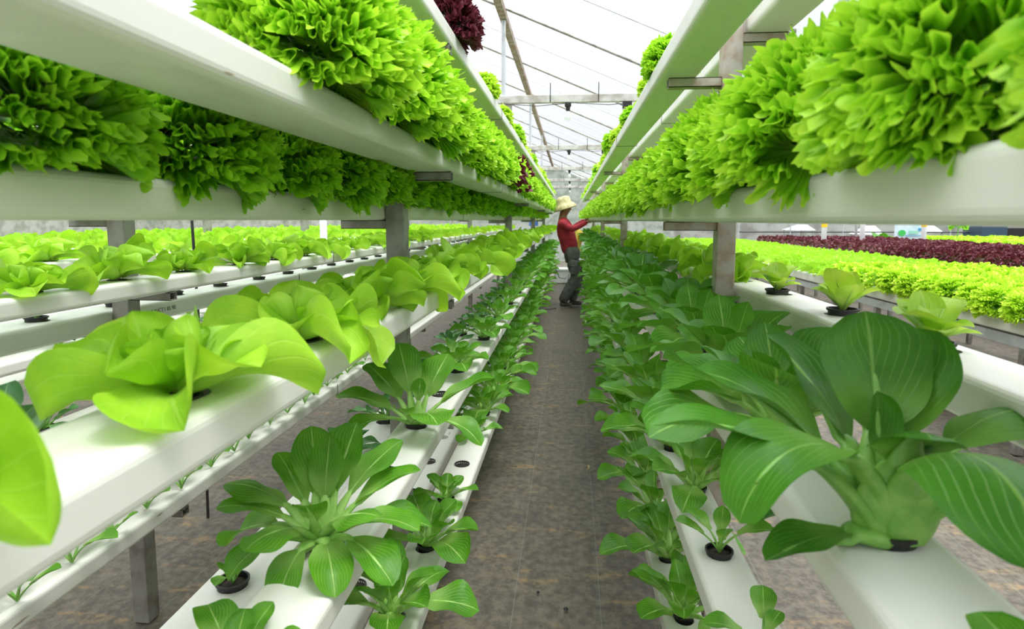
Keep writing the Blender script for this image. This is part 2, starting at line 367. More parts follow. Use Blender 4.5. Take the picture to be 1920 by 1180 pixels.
# greenhouse roof: planes descending to a gutter on the right of the aisle
def roofZ(x): return 1.67 - .428 * (x + .54)
film, t, p, out = newmat('greenhouse_film')
c = N(t, 'TexCoord'); mp = N(t, 'Mapping', ins={0: c.outputs['Object'], 2: (0, 0, .5), 3: (.7, 9, 1)}); n = N(t, 'TexNoise', ins={0: mp.outputs[0], 2: 1.3, 3: 5})
p.inputs['Base Color'].default_value = (.9, .93, .97, 1); p.inputs['Roughness'].default_value = .4
tp = N(t, 'BsdfTransparent'); t.links.new(mixc(t, smooth(t, n.outputs[0], .35, .65), (.97, .985, 1.0), (.78, .84, .93)), tp.inputs[0])
tl = N(t, 'BsdfTranslucent'); tl.inputs[0].default_value = (.95, .97, 1, 1)
m1 = N(t, 'MixShader', ins={0: .14, 1: tp.outputs[0], 2: tl.outputs[0]}); t.links.new(m1.outputs[0], out.inputs[0])
fm = MB(); prof = [(-9.6, 1.0), (-6.2, 2.51), (-2.5, 2.51), (1.12, .96)]
prof = [(-7.5, .5), (-2.5, roofZ(-2.5)), (1.12, roofZ(1.12)), (1.3, roofZ(1.12)), (5.0, 2.5), (8.8, .95), (12.4, 2.5), (16, .95)]
YS = np.arange(-3, 22.1, .5)
V = [(x, y, z(Zz) + .006 * math.sin(y * 12.7)) for y in YS for x, Zz in prof]; n_ = len(prof)
fm.add(V, [(j * n_ + i, j * n_ + i + 1, (j + 1) * n_ + i + 1, (j + 1) * n_ + i) for j in range(len(YS) - 1) for i in range(n_ - 1)])
tag(fm.build('ceiling', film), 'translucent white plastic film roof of the greenhouse', kind='structure')
ords = 'nearest second third fourth fifth sixth seventh eighth ninth tenth eleventh twelfth'.split()
for i in range(10):
    y = 3.3 + 1.65 * i
    m = MB(); dz = -.022
    m.tube([(-7.4, y, z(.5) + dz), (-2.5, y, z(roofZ(-2.5)) + dz), (1.12, y, z(roofZ(1.12)) + dz)], .011, 8)
    tag(m.build('roof_rafter', STEEL), f'thin steel rafter sloping down to the right under the film, {ords[i]} one', 'rafter', 'roof rafters')
    m = MB(); m.tube([(-2.5, y + .8, z(roofZ(-2.5)) - .012), (1.12, y + .8, z(roofZ(1.12)) - .012)], .004, 6)
    tag(m.build('roof_wire', GALV), 'taut thin wire sloping under the film between two rafters', 'wire', 'roof wires')
    m = MB(); m.tube([(1.30, y, z(.93)), (5.0, y, z(2.47)), (8.8, y, z(.92))], .011, 8)
    tag(m.build('roof_rafter', STEEL), 'thin steel rafter under the film of the roof bay to the right', 'rafter', 'right bay rafters')
for x, lab in ((-.545, 'brown steel purlin running lengthwise under the film roof above the left rack'),):
    m = MB(); m.box(x - .028, x + .028, 0, 20, z(roofZ(x)) - .095, z(roofZ(x)) - .040); tag(m.build('roof_purlin', RUST), lab, 'purlin')
for i, y in enumerate((5.0, 8.3, 11.6)):
    m = MB(); m.tube([(-.545, y + .025, z(.991)), (-.545, y + .025, z(roofZ(-.545)) - .096)], .017, 10)
    tag(m.build('roof_pipe', GALV), f'upright pale pipe holding up the purlin above the {ORD[i]} beam', 'pipe')
# rain gutter on the right
m = MB(); gx, gz, gh, gw = 1.11, z(.80), .165, .20
pr = [(0, gh), (0, .03), (.008, .01), (.03, 0), (gw - .03, 0), (gw - .008, .01), (gw, .03), (gw, gh), (gw - .005, gh), (gw - .005, .035), (gw - .03, .008), (.03, .008), (.005, .035), (.005, gh)]
ng = len(pr); V = [(gx + a, y, gz + b) for y in (-.5, 18) for a, b in pr]
m.add(V, [(i, (i + 1) % ng, ng + (i + 1) % ng, ng + i) for i in range(ng)] + [tuple(range(ng)), tuple(range(ng, 2 * ng))[::-1]])
go_ = m.build('rain_gutter', WHITEP); tag(go_, 'broad white rain gutter under the roof edge on the right', 'gutter')
for y in (2.7, 5.0, 8.3, 11.6):
    m = MB(); m.box(gx - .03, gx - .004, y, y + .03, gz - .035, gz + gh + .05); m.box(gx - .03, gx + gw + .03, y, y + .03, gz - .035, gz - .004); m.build('gutter_strap', GALV, go_)

# ---------------------------------------------------------------- plants
def spine(base, az, el0, el1, L, nt, pw_=1.0, bend=0):
    P = [np.array(base, float)]; fr = []
    for i in range(nt + 1):
        t_ = i / nt; el = el0 + (el1 - el0) * t_ ** pw_; a = az + bend * t_
        d = np.array([math.cos(el) * math.cos(a), math.cos(el) * math.sin(a), math.sin(el)])
        s = np.array([-math.sin(a), math.cos(a), 0]); n = np.cross(d, s) * -1
        n = np.array([-math.sin(el) * math.cos(a), -math.sin(el) * math.sin(a), math.cos(el)])
        fr.append((d, s, n))
        if i < nt: P.append(P[-1] + d * L / nt)
    return P, fr
def blade(mb, base, az, el0, el1, L, Wd, tp=.0, rng=None, cup=.5, wav=.12, wk=3, nt=14, na=6, pw_=1.0, bend=0, mat=0, wmax=.55, twist=0, sharp=.62, crum=.03):
    """a smooth leaf; tp = share of the length that is bare stalk"""
    P, fr = spine(base, az, el0, el1, L, nt, pw_, bend)
    ph = rng.uniform(0, 6.28); ph2 = rng.uniform(0, 6.28); q1, q2, q3 = rng.uniform(3, 6), rng.uniform(2, 4), rng.uniform(7, 11)
    V = []; UV = []; i0 = int(tp * nt)
    rows = range(i0, nt + 1)
    k_ = math.log(.5) / math.log(wmax)
    for i in rows:
        s_ = (i - i0) / (nt - i0); d, s, n = fr[i]
        tw = twist * s_; s2 = s * math.cos(tw) + n * math.sin(tw); n2 = n * math.cos(tw) - s * math.sin(tw)
        w = Wd * max(.012 / Wd * .5 * (1 - s_), math.sin(math.pi * min(1, max(0, s_)) ** k_) ** sharp)
        for j in range(-na, na + 1):
            a = j / na; th = cup * abs(a)
            q = P[i] + s2 * (w * a * math.cos(th)) + n2 * (w * abs(a) * math.sin(th)) + n2 * (wav * w * a * a * math.sin(s_ * wk * 3.1 + (ph if a > 0 else ph2)) + crum * w * (math.sin(q1 * s_ + q2 * a + ph) + .5 * math.sin(q3 * s_ - 1.7 * q2 * a + ph2)))
            V.append(q); UV.append((.5 + .5 * a, s_))
    c = 2 * na + 1; nr = len(rows)
    mb.add(V, [(r * c + k, r * c + k + 1, (r + 1) * c + k + 1, (r + 1) * c + k) for r in range(nr - 1) for k in range(c - 1)], UV, mat)
def stalk(mb, base, az, el0, el1, L, tp, rng, r0=.011, r1=.006, wide=1.6, nt=14, pw_=1.0, bend=0, mat=0, n=8, end=.8):
    P, fr = spine(base, az, el0, el1, L, nt, pw_, bend)
    V = []; F = []; last = int(end * nt)
    for i in range(last + 1):
        d, s, nn = fr[i]; t_ = i / nt
        if t_ < tp: u = t_ / tp; a = r0 + (r1 - r0) * u; wd = wide * (.62 + 1.5 * u - 1.37 * u * u)
        else: u = (t_ - tp) / (end - tp); a = r1 * (1 - .85 * u); wd = wide * .75
        for k in range(n):
            q = 2 * math.pi * k / n; V.append(P[i] + s * (a * wd * math.cos(q)) + nn * (a * (.75 * math.sin(q) - (.1 if t_ < tp else .75))))
    for i in range(last):
        for k in range(n): F.append((i * n + k, i * n + (k + 1) % n, (i + 1) * n + (k + 1) % n, (i + 1) * n + k))
    F.append(tuple(last * n + k for k in range(n)))
    mb.add(V, F, None, mat)
def cupmesh(r=.029, h=.012):
    m = MB(); m.lathe([(r * .86, h - .004), (r * .88, h), (r, h), (r * 1.0, h - .004), (r * .9, h - .005), (r * .86, -.016), (r * .80, -.045)], 24)
    m.lathe([(r * .80, -.045), (r * .84, h - .010), (r * .5, h - .008), (.0005, h - .007)], 24, mat=1)
    return m.mesh('net_cup', [BLACK, SOIL])
CUP = cupmesh(); CUPF = cupmesh(r=.0255, h=.0012)
def pak_leaves(rng, n, L, spread=1.0, open_=1.0):
    out = []; ga = 2.39996
    a0 = rng.uniform(0, 6.28)
    for i in range(n):
        f = i / max(1, n - 1)                       # 0 outer .. 1 inner
        el0 = math.radians(38 + 44 * f + rng.uniform(-6, 6)); el1 = math.radians((-38 + 95 * f) * open_ + rng.uniform(-16, 16))
        l = L * (1.0 - .38 * f) * rng.uniform(.88, 1.1)
        out.append(dict(az=a0 + i * ga + rng.uniform(-.25, .25), el0=el0, el1=el1, L=l, Wd=l * rng.uniform(.215, .27) * spread, tp=.36 + .04 * rng.random(), bend=rng.uniform(-.3, .3)))
    return out
def pak(rng, n, L, hi=True, r0=.009, spread=1.0):
    b, s = MB(), MB(); nt, na = (16, 5) if hi else (8, 2)
    for q in pak_leaves(rng, n, L, spread):
        base = (.006 * math.cos(q['az']), .006 * math.sin(q['az']), .004)
        blade(b, base, q['az'], q['el0'], q['el1'], q['L'], q['Wd'], q['tp'], rng, cup=rng.uniform(.15, .5), wav=.14, nt=nt, na=na, bend=q['bend'], twist=rng.uniform(-.4, .4))
        stalk(s, base, q['az'], q['el0'], q['el1'], q['L'], q['tp'], rng, r0 * L / .2, r0 * .55 * L / .2, nt=nt, n=6 if hi else 4, bend=q['bend'])
    return b, s
def butter(rng, n, R, hi=True):
    b = MB(); nt, na = (18, 8) if hi else (6, 2)
    for i in range(n):
        f = i / (n - 1); az = i * 2.39996 + rng.uniform(-.45, .45)
        el0 = math.radians(12 + 55 * f ** .8 + rng.uniform(-8, 10)); el1 = math.radians(-45 + 170 * f ** 1.0 + rng.uniform(-25, 25))
        L = R * (1.10 - .62 * f) * rng.uniform(.85, 1.15)
        base = (.012 * math.cos(az), .012 * math.sin(az), .001 + .014 * f)
        blade(b, base, az, el0, el1, L, L * rng.uniform(.40, .52), .0, rng, cup=rng.uniform(.3, 1.3), wav=.30, wk=rng.uniform(1.2, 2.6), nt=nt, na=na, bend=rng.uniform(-.5, .5), wmax=.62, twist=rng.uniform(-.8, .8), sharp=.42, crum=.085)
    return b
def frill_leaf(mb, base, az, el, L, rng, nr, na, amp, drop, mat=0, phim=1.1, kf=1.0, roll=0):
    r = np.linspace(0.05, 1, nr + 1)[:, None]; ph = np.linspace(-1, 1, na + 1)[None, :]
    k1 = rng.uniform(24, 30) * kf; k2 = k1 * rng.uniform(1.8, 2.1); p1, p2, p3, p4 = (rng.uniform(0, 6.28) for _ in range(4))
    edge = 1 + .06 * np.sin(ph * k2 * 1.4 + p1) + .07 * np.sin(ph * k1 * .8 + p3) + .05 * np.sin(ph * 5 + p4)
    a = ph * phim
    R = r * L * (1 + (edge - 1) * r ** 2 + (np.array([rng.uniform(-.07, .07) for _ in range(na + 1)])[None, :]) * r ** 8)
    x = R * np.cos(a); y = R * np.sin(a)
    A = amp * r ** 1.6
    w1 = k1 * ph + p1 + 1.6 * np.sin(4 * r + 3 * ph + p4); w2 = k2 * ph + p2 + 2.0 * np.sin(5 * r + 5 * ph + p3)
    dz = A * (np.sin(w1) + .32 * np.sin(w2) + .5 * np.sin(5 * ph + p3 + 5 * r))
    al = R * phim / k1; dt = -al * r ** 1.5 * (.95 * np.sin(2 * w1) + .25 * np.sin(2 * w2)); dr = A * (.55 * np.cos(w1 * .5 + p2) + .30 * np.cos(w2 + p1))
    x = x + dr * np.cos(a) - dt * np.sin(a); y = y + dr * np.sin(a) + dt * np.cos(a)
    zz = dz + .30 * y * y / L
    kap = drop / L
    X = np.sin(kap * x) / kap; Z = zz - (1 - np.cos(kap * x)) / kap
    cr, sr = math.cos(roll), math.sin(roll); y, Z = y * cr - Z * sr, y * sr + Z * cr
    ce, se, ca, sa = math.cos(el), math.sin(el), math.cos(az), math.sin(az)
    X2 = X * ce - Z * se; Z2 = X * se + Z * ce
    V = np.stack([base[0] + X2 * ca - y * sa, base[1] + X2 * sa + y * ca, base[2] + Z2], -1).reshape(-1, 3)
    UV = np.stack([np.broadcast_to(.5 + .5 * ph, x.shape), np.broadcast_to(r, x.shape) + 0 * x], -1).reshape(-1, 2)
    c = na + 1
    mb.add(V, [(i * c + j, i * c + j + 1, (i + 1) * c + j + 1, (i + 1) * c + j) for i in range(nr) for j in range(na)], UV, mat)
def frill(rng, n, R, nr, na, amp=.010, tall=1.0, kf=1.0):
    """a curly head: many short ruffled fans whose margins crowd on a squashed ball"""
    b = MB()
    for i in range(n):
        f = (i + .5) / n; az = i * 2.39996 + rng.uniform(-.3, .3)
        se_ = -.42 + 1.40 * f; el = math.asin(max(-1, min(1, se_))) ; L = R * rng.uniform(.50, .70)
        d = R * 1.02 - L; hz = .040
        base = (d * math.cos(el) * math.cos(az), d * math.cos(el) * math.sin(az), hz + d * math.sin(el) * tall)
        e2 = el + rng.uniform(-.2, .25)
        frill_leaf(b, base, az, e2, L, rng, nr, na, amp * R / .12 * rng.uniform(.8, 1.25), rng.uniform(.1, .7), phim=rng.uniform(.8, 1.15), kf=kf, roll=rng.uniform(-.7, .7))
    for v in b.v: v[:, 2] = np.where(v[:, 2] < .0, v[:, 2] * .75, v[:, 2])
    return b
R_ = random.Random(5)
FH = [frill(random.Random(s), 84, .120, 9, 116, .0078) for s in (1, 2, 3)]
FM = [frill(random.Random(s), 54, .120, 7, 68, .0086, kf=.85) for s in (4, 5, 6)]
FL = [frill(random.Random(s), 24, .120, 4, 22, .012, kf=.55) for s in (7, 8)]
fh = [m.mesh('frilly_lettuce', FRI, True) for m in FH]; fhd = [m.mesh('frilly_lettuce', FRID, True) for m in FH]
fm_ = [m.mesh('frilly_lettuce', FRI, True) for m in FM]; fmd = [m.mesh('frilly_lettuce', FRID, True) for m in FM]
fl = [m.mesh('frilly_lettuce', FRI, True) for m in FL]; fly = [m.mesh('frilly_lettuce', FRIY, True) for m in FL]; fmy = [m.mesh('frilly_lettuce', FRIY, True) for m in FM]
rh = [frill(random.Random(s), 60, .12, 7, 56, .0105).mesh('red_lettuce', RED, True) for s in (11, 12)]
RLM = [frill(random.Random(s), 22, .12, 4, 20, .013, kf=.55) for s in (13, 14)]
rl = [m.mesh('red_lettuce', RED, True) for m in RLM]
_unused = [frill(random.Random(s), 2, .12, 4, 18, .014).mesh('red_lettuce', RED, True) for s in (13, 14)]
BH = [butter(random.Random(s), 21, .118) for s in (21, 22, 23, 24)]; BL_ = [butter(random.Random(s), 12, .115, False) for s in (25, 26, 27)]
bh = [m.mesh('butterhead_lettuce', BUT, True) for m in BH]; bl = [m.mesh('butterhead_lettuce', BUT, True) for m in BL_]
def pakset(seeds, n, L, mat, hi, st=STALK, **k):
    out = []
    for s in seeds:
        b, q = pak(random.Random(s), n, L, hi, **k); out.append((b.mesh('pak_leaves', mat, True), q.mesh('pak_stalks', st, True)))
    return out
pkL = pakset((31, 32, 33, 34), 15, .24, PAK, True, spread=1.0)
pkM = pakset((35, 36, 37, 38), 12, .19, PAKY, True)
pkS = pakset((39, 40, 41), 9, .13, PAKD, True, STALKD)
def pakfar(seeds, n, L, mat):
    out = []
    for s in seeds:
        b, q = pak(random.Random(s), n, L, False); b.add(np.concatenate(q.v), q.f, None, 1); out.append(b.mesh('pak_choi', [mat, STALK], True))
    return out
pkLf = pakfar((51, 52, 53), 13, .24, PAK); pkMf = pakfar((54, 55, 56), 11, .19, PAKY); pkSf = pakfar((57, 58), 10, .16, PAKD)
def seedset(seeds, mat, L=.075, n=5, st=STALKD, wd=.2):
    out = []
    for s in seeds:
        rng = random.Random(s); b, q = MB(), MB()
        for i in range(n):
            az = i * 2.4 + rng.uniform(-.4, .4); l = L * rng.uniform(.7, 1.2); e0 = math.radians(rng.uniform(50, 80)); e1 = math.radians(rng.uniform(-20, 55))
            blade(b, (0, 0, .004), az, e0, e1, l, l * wd, .42 if wd < .25 else .16, rng, cup=.3, wav=.1, nt=12, na=4); stalk(q, (0, 0, .004), az, e0, e1, l, .42, rng, .0022, .0015, 1.2, 12, n=6)
        out.append((b.mesh('seedling_leaves', mat, True), q.mesh('seedling_stalks', st, True)))
    return out
sdG = seedset((61, 62, 63), PAKY); sdY = seedset((64, 65, 66), SEED, .088, 9, STALK, .30)

QUEUE = {'frilly_lettuce': [], 'red_lettuce': [], 'butterhead_lettuce': []}
KINDS = {'frilly_lettuce': 'lettuce', 'red_lettuce': 'lettuce', 'butterhead_lettuce': 'lettuce', 'pak_choi': 'pak choi', 'seedling': 'seedling'}
ordn = 'first second third fourth fifth sixth seventh eighth ninth tenth eleventh twelfth thirteenth fourteenth fifteenth sixteenth seventeenth eighteenth'.split()
def place(kind, x, y, zt, sc, far, meshes, where, desc, idx, near_n, cup=True, rz=None):
    """one plant of a row; near ones are told apart, those past NEAR_N share a label and a group"""
    rz = rnd.uniform(0, 6.28) if rz is None else rz
    if idx < near_n: lab, grp = f'{ordn[idx]} {desc} from the near end of {where}', f'{kind.replace("_", " ")} row of {where}'
    else: lab, grp = f'distant {desc} toward the far end of {where}', f'distant {kind.replace("_", " ")} row of {where}'
    me = rnd.choice(meshes)
    if kind in QUEUE:
        QUEUE[kind].append((math.hypot(x * 1.0, y) / sc, kind, (x, y, zt), rz, sc, me, lab, grp, cup)); return
    if isinstance(me, tuple):
        r = empty(kind, (x, y, zt), rz); r.scale = (sc,) * 3
        mobj('leaves', me[0], r); mobj('stalks', me[1], r)
        if cup: mobj('net_cup', CUP, r, sc=1 / sc)
    else:
        if kind == 'butterhead_lettuce' and idx < near_n and cup and y < 3:
            r = empty(kind, (x, y, zt), rz); r.scale = (sc,) * 3; mobj('leaves', me, r); mobj('net_cup', CUP, r, sc=1 / sc)
        else: r = mobj(kind, me, None, (x, y, zt), rz, sc)
    if not isinstance(me, tuple) and r.type == 'MESH': r.scale = (sc, sc, sc * rnd.uniform(.9, 1.05))
    tag(r, lab, KINDS[kind], grp); return r
OFF = {'Bm': .035, 'L2': .018, 'A2': .015, 'R2': -.014}
def row(key, kind, y0, dy, sets, scf, where, desc, near_n=10, y1=YE, jit=.012, cup=True, skip=(), dz=.0, z_=None, kindf=None):
    x, zt = T[key]; i = 0; y = y0
    while y < y1 - .05:
        if i not in skip:
            mid, sc = None, scf(i, y) if callable(scf) else scf
            ms = sets[0] if y < 2.6 else sets[1] if y < 5.5 or len(sets) < 3 else sets[2]
            kd, ds = kind, desc
            if kindf and kindf(i, y): kd, ms, ds = 'red_lettuce', (rh if y < 3 else rl), 'burgundy frilly lettuce'
            place(kd, x + (OFF.get(key, 0) if y > .7 else -.3 * OFF.get(key, 0)) + rnd.uniform(-jit, jit), y + rnd.uniform(-jit, jit), zt + dz + .001, sc * rnd.uniform(.93, 1.07), y > 4, ms, where, ds, i, near_n, cup)
        y += dy; i += 1
# frilly rows
row('L2', 'frilly_lettuce', .90, .285, (fh, fm_, fl), 1.22, 'the left trough above eye level', 'bright green frilly lettuce', 12, jit=.008,
    kindf=lambda i, y: 3.0 < y < 4.2 and i % 2 == 0)
row('A2', 'frilly_lettuce', .62, .27, (fhd, fmd, fl), 1.12, 'the eye level trough behind left posts', 'dark frilly lettuce', 12, kindf=lambda i, y: 1.72 < y < 1.95)
row('A3', 'red_lettuce', 1.0, .32, (rh, rl), .85, 'the topmost trough behind the left posts', 'burgundy frilly lettuce', 8)
row('U', 'frilly_lettuce', 2.75, .36, (fh + fmy, fm_ + fmy, fl + fly), lambda i, y: (.70, .36, .55, .42, .62)[i % 5], 'the highest left trough', 'small bright frilly lettuce', 10, skip=(1,))
place('red_lettuce', T['U'][0] + .01, 1.93, T['U'][1], .95, False, rh, 'the highest left trough, spilling over', 'burgundy frilly lettuce', 0, 1)
row('RU', 'frilly_lettuce', 1.95, .33, (fh + fmy, fm_ + fmy, fl + fly), lambda i, y: (.72, .50, .38, .62, .45, .55)[i % 6], 'the highest right trough', 'small bright frilly lettuce', 10)
row('R2', 'frilly_lettuce', .30, .24, (fh, fm_, fl), lambda i, y: .98 if i < 2 else 1.08, 'the eye level right trough', 'bright green frilly lettuce', 14, jit=.008)
row('RW', 'frilly_lettuce', .5, .27, (fhd, fmd, fl), .95, 'the trough behind the right posts', 'green frilly lettuce', 6)
row('B2', 'frilly_lettuce', 1.0, .4, (fm_, fl), .9, 'the second left rack', 'green frilly lettuce', 3, y1=6)
# butterheads
bs = lambda a: (lambda i, y: a)
row('L1', 'butterhead_lettuce', .28, .3, (bh, bh, bl), lambda i, y: .92 if i < 2 else 1.05, 'the trough left of the aisle', 'pale green butterhead lettuce', 12, jit=.004)
row('B1', 'butterhead_lettuce', 1.03, .3, (bh, bh, bl), lambda i, y: 1.15 if i == 2 else .95, 'the second left rack', 'pale green butterhead lettuce', 12)
for k, nm in (('C', 'third'), ('D', 'fourth'), ('E', 'fifth')):
    row(k + '1', 'butterhead_lettuce', .9, .29, (bh, bl, bl), 1.12, f'the {nm} left rack', 'pale butterhead lettuce', 5)
    row(k + 'b', 'butterhead_lettuce', .9, .29, (bh, bl, bl), 1.12, f'the {nm} left rack, outer side', 'pale butterhead lettuce', 5)
row('RO', 'butterhead_lettuce', 1.95, .3, (bh, bh, bl), lambda i, y: .95, 'the trough behind the right posts', 'green butterhead lettuce', 8)
# pak choi
row('R1', 'pak_choi', .923, .3, (pkL, pkL, pkLf), lambda i, y: 1.02 if y < 4 else .9, 'the trough right of the aisle', 'large dark pak choi', 12)
row('R0', 'pak_choi', 1.56, .3, (pkM, pkM, pkMf), lambda i, y: 1.1 if y < 1.7 else 1.3, 'the second lowest right trough', 'medium green pak choi', 10)
row('Rm', 'pak_choi', 1.3, .3, (pkM, pkM, pkMf), lambda i, y: 1.0 if y < 1.5 else 1.3, 'the lowest right trough', 'medium green pak choi', 10)
row('P', 'pak_choi', 2.15, .6, (pkM, pkM, pkMf), .95, 'the trough below the left butterheads', 'fresh green pak choi', 6, y1=4.9)
row('P', 'pak_choi', 5.15, .3, (pkM, pkM, pkMf), 1.25, 'the far stretch below the left butterheads', 'leafy pak choi', 4)
row('S', 'pak_choi', 1.31, .3, (pkM, pkM, pkMf), lambda i, y: (1.08 if y < 1.7 else .72 + .1 * (i % 2)) if y < 2.6 else 1.15, 'the lowest left trough', 'fresh green pak choi', 12, skip=(3,))
row('A1', 'pak_choi', .58, .3, (pkS, pkS, pkSf), 1.35, 'the trough behind the left posts', 'small dark pak choi', 8)
row('T1', 'pak_choi', 1.583, .3, (pkS, pkS, pkSf), 1.05, 'the low trough behind left posts', 'small dark pak choi', 6, skip=(2, 4))
row('Q', 'pak_choi', 3.1, .3, (pkS, pkS, pkSf), 1.0, 'the lowest trough behind left posts', 'small dark pak choi', 3)
row('BB1', 'seedling', .345, .3, (sdG, sdG, sdG), 1.1, 'the greyish trough', 'thin green seedling in a black pot', 10, y1=9)
row('Bm', 'seedling', .43, .15, (sdG, sdG, sdG), 1.55, 'the second left rack', 'little green seedling', 12, y1=4, cup=False)
row('B0', 'pak_choi', .73, .3, (pkS, pkS, pkSf), .8, 'the second left rack', 'dark pak choi', 5)
row('C0', 'pak_choi', 1.0, .45, (pkSf, pkSf), .8, 'the third left rack', 'dark pak choi', 2, y1=10)
row('RO', 'seedling', .904, .33, (sdY, sdY, sdY), 1.0, 'the trough behind the right posts', 'pale potted seedling', 3, y1=1.7)
row('RP', 'pak_choi', .7, .5, (pkS, pkS, pkSf), 1.0, 'the low trough behind right posts', 'dark pak choi', 3, y1=6)
r = empty('seedling', (T['T1'][0], .983, T['T1'][1]), 1.2); r.scale = (.85,) * 3; mobj('leaves', sdG[0][0], r); mobj('stalks', sdG[0][1], r); mobj('net_cup', CUP, r, sc=1 / .85)
tag(r, 'lone small seedling in a black pot near the floor, bottom left', 'seedling')
for (y, s, l) in ((.66, .9, 'young pak choi seedling on the narrow low trough at the lower right, nearest'), (.96, 1.3, 'young pak choi seedling on the narrow low trough, second from the near end'), (1.26, 1.5, 'young pak choi plant in a black hole of the narrow low trough on the right')):
    r = empty('seedling', (T['R0'][0], y, T['R0'][1]), y * 7); r.scale = (s,) * 3; q = rnd.choice(sdG); mobj('leaves', q[0], r); mobj('stalks', q[1], r); mobj('net_cup', CUP, r, sc=1 / s)
    tag(r, l, 'seedling')
for key, ys_, nm in (('Q', (1.59, 2.19, 2.49), 'lowest trough behind the left posts'), ('S', (2.21,), 'lowest trough left of the aisle'), ('T1', (2.183, 2.78), 'low trough behind the left posts'), ('P', (1.25, 1.85, 2.45), 'trough under the left butterheads')):
    for i, y in enumerate(ys_):
        c_ = mobj('net_cup', CUP, None, (T[key][0], y, T[key][1] - .008)); tag(c_, f'empty black net cup in the {nm}, {ordn[i]} one', 'net cup', 'empty net cups')

# hero plants: every leaf a part
def hero_pak(loc, leaves, label, mat, st, r0=.011, seed=1):
    r = empty('pak_choi', loc); tag(r, label, 'pak choi'); rng = random.Random(seed)
    for q in leaves:
        az, e0, e1, L, Wd, tp = q[:6]; kw = q[6] if len(q) > 6 else {}
        az, e0, e1 = map(math.radians, (az, e0, e1)); base = (.010 * math.cos(az), .010 * math.sin(az), .006); bend = math.radians(kw.get('bend', 0)); pw_ = kw.get('pw', 1)
        b = MB(); blade(b, base, az, e0, e1, L, Wd, tp, rng, cup=kw.get('cup', .3), wav=kw.get('wav', .12), nt=26, na=9, bend=bend, pw_=pw_, twist=math.radians(kw.get('tw', 0)), wk=kw.get('wk', 3), sharp=kw.get('sharp', .55)); lf = b.build('leaf', mat, r, smooth=True)
        s = MB(); stalk(s, base, az, e0, e1, L, tp, rng, r0, r0 * .5, kw.get('wide', 1.7), 26, pw_, bend, n=12, end=.86); s.build('leaf_stalk', st, lf, smooth=True)
    mobj('net_cup', CUP, r)
    return r
PAKH = leafmat('big_pak_choi_leaf', (.040, .175, .010), (.080, .28, .016), (.28, .52, .10), tr=.24, nv=6, vs_=.62)
hero_pak((.322, .623, T['R1'][1]), [
    (203, 84, -88, .265, .052, .42, dict(pw=1.25, cup=.2, wide=1.5)),
    (180, 60, -14, .27, .036, .36, dict(cup=.25)),
    (202, 16, -22, .14, .026, .30, dict(cup=.3)),
    (126, 74, 34, .23, .050, .42, dict(cup=.3, bend=15)),
    (92, 82, 66, .225, .060, .45, dict(cup=.25, wide=2.2)),
    (55, 76, 50, .22, .050, .45, dict(cup=.35)),
    (262, 84, -20, .165, .042, .52, dict(cup=-.2, wide=3.0, pw=2.8)),
    (24, 72, -24, .27, .045, .42, dict(cup=-.3, bend=-15)),
    (-88, 86, -66, .285, .062, .38, dict(cup=-.2, pw=1.2, wide=1.5)),
    (-12, 62, -50, .23, .045, .45, dict(cup=-.2)),
    (152, 66, 4, .25, .046, .42, dict(cup=.3)),
    (100, 84, 80, .14, .024, .45, dict(cup=.6)),
    (300, 82, 60, .12, .020, .45, dict(cup=.6)),
], 'largest pak choi, broad dark leaves spreading over the right foreground trough', PAKH, STALKD, .0165, 3)
hero_pak((T['P'][0] - .015, .95, T['P'][1]), [
    (192, 56, -12, .18, .035, .40, dict(cup=.2)), (175, 62, -10, .20, .034, .40, dict(cup=-.2)), (225, 45, -60, .16, .034, .4, {}), (250, 62, -20, .17, .040, .42, dict(cup=-.2)),
    (120, 74, 58, .19, .040, .42, {}), (70, 74, 50, .20, .044, .42, {}), (90, 80, 70, .17, .033, .42, {}), (20, 60, 5, .20, .034, .4, dict(cup=.35)), (-15, 50, -20, .20, .032, .4, {}),
    (-60, 45, -55, .17, .034, .42, {}), (185, 40, -60, .19, .040, .42, dict(bend=-20)), (0, 46, -42, .20, .036, .42, dict(bend=25)), (45, 66, 18, .21, .042, .40, dict(cup=.1)), (-45, 62, 0, .19, .036, .45, dict(cup=-.3, bend=20)), (260, 30, -70, .13, .03, .4, {}), (-35, 40, -45, .20, .036, .45, {}), (-95, 40, -75, .15, .030, .4, {}), (280, 72, 30, .14, .028, .45, {}), (150, 70, 30, .17, .032, .4, {}),
], 'bushy green pak choi on the trough beside the lone seedling, lower left', PAKY, STALK, .010, 5)
hero_pak((T['P'][0] - .005, 1.55, T['P'][1]), [
    (190, 48, -5, .22, .058, .32, dict(cup=.15)), (155, 60, 22, .22, .055, .36, dict(cup=.2)), (125, 72, 48, .23, .050, .36, {}), (60, 66, 40, .21, .058, .36, dict(cup=.15)),
    (10, 52, 8, .24, .050, .36, dict(cup=.3)), (-60, 50, -18, .21, .062, .34, dict(cup=.15)), (225, 40, -35, .20, .040, .4, {}), (80, 80, 74, .12, .022, .5, {}), (-100, 55, 20, .12, .028, .4, {}), (-25, 35, -50, .22, .04, .4, {}),
], 'wide open pak choi with pale veined round leaves, under the left butterhead trough', PAKY, STALK, .009, 7)
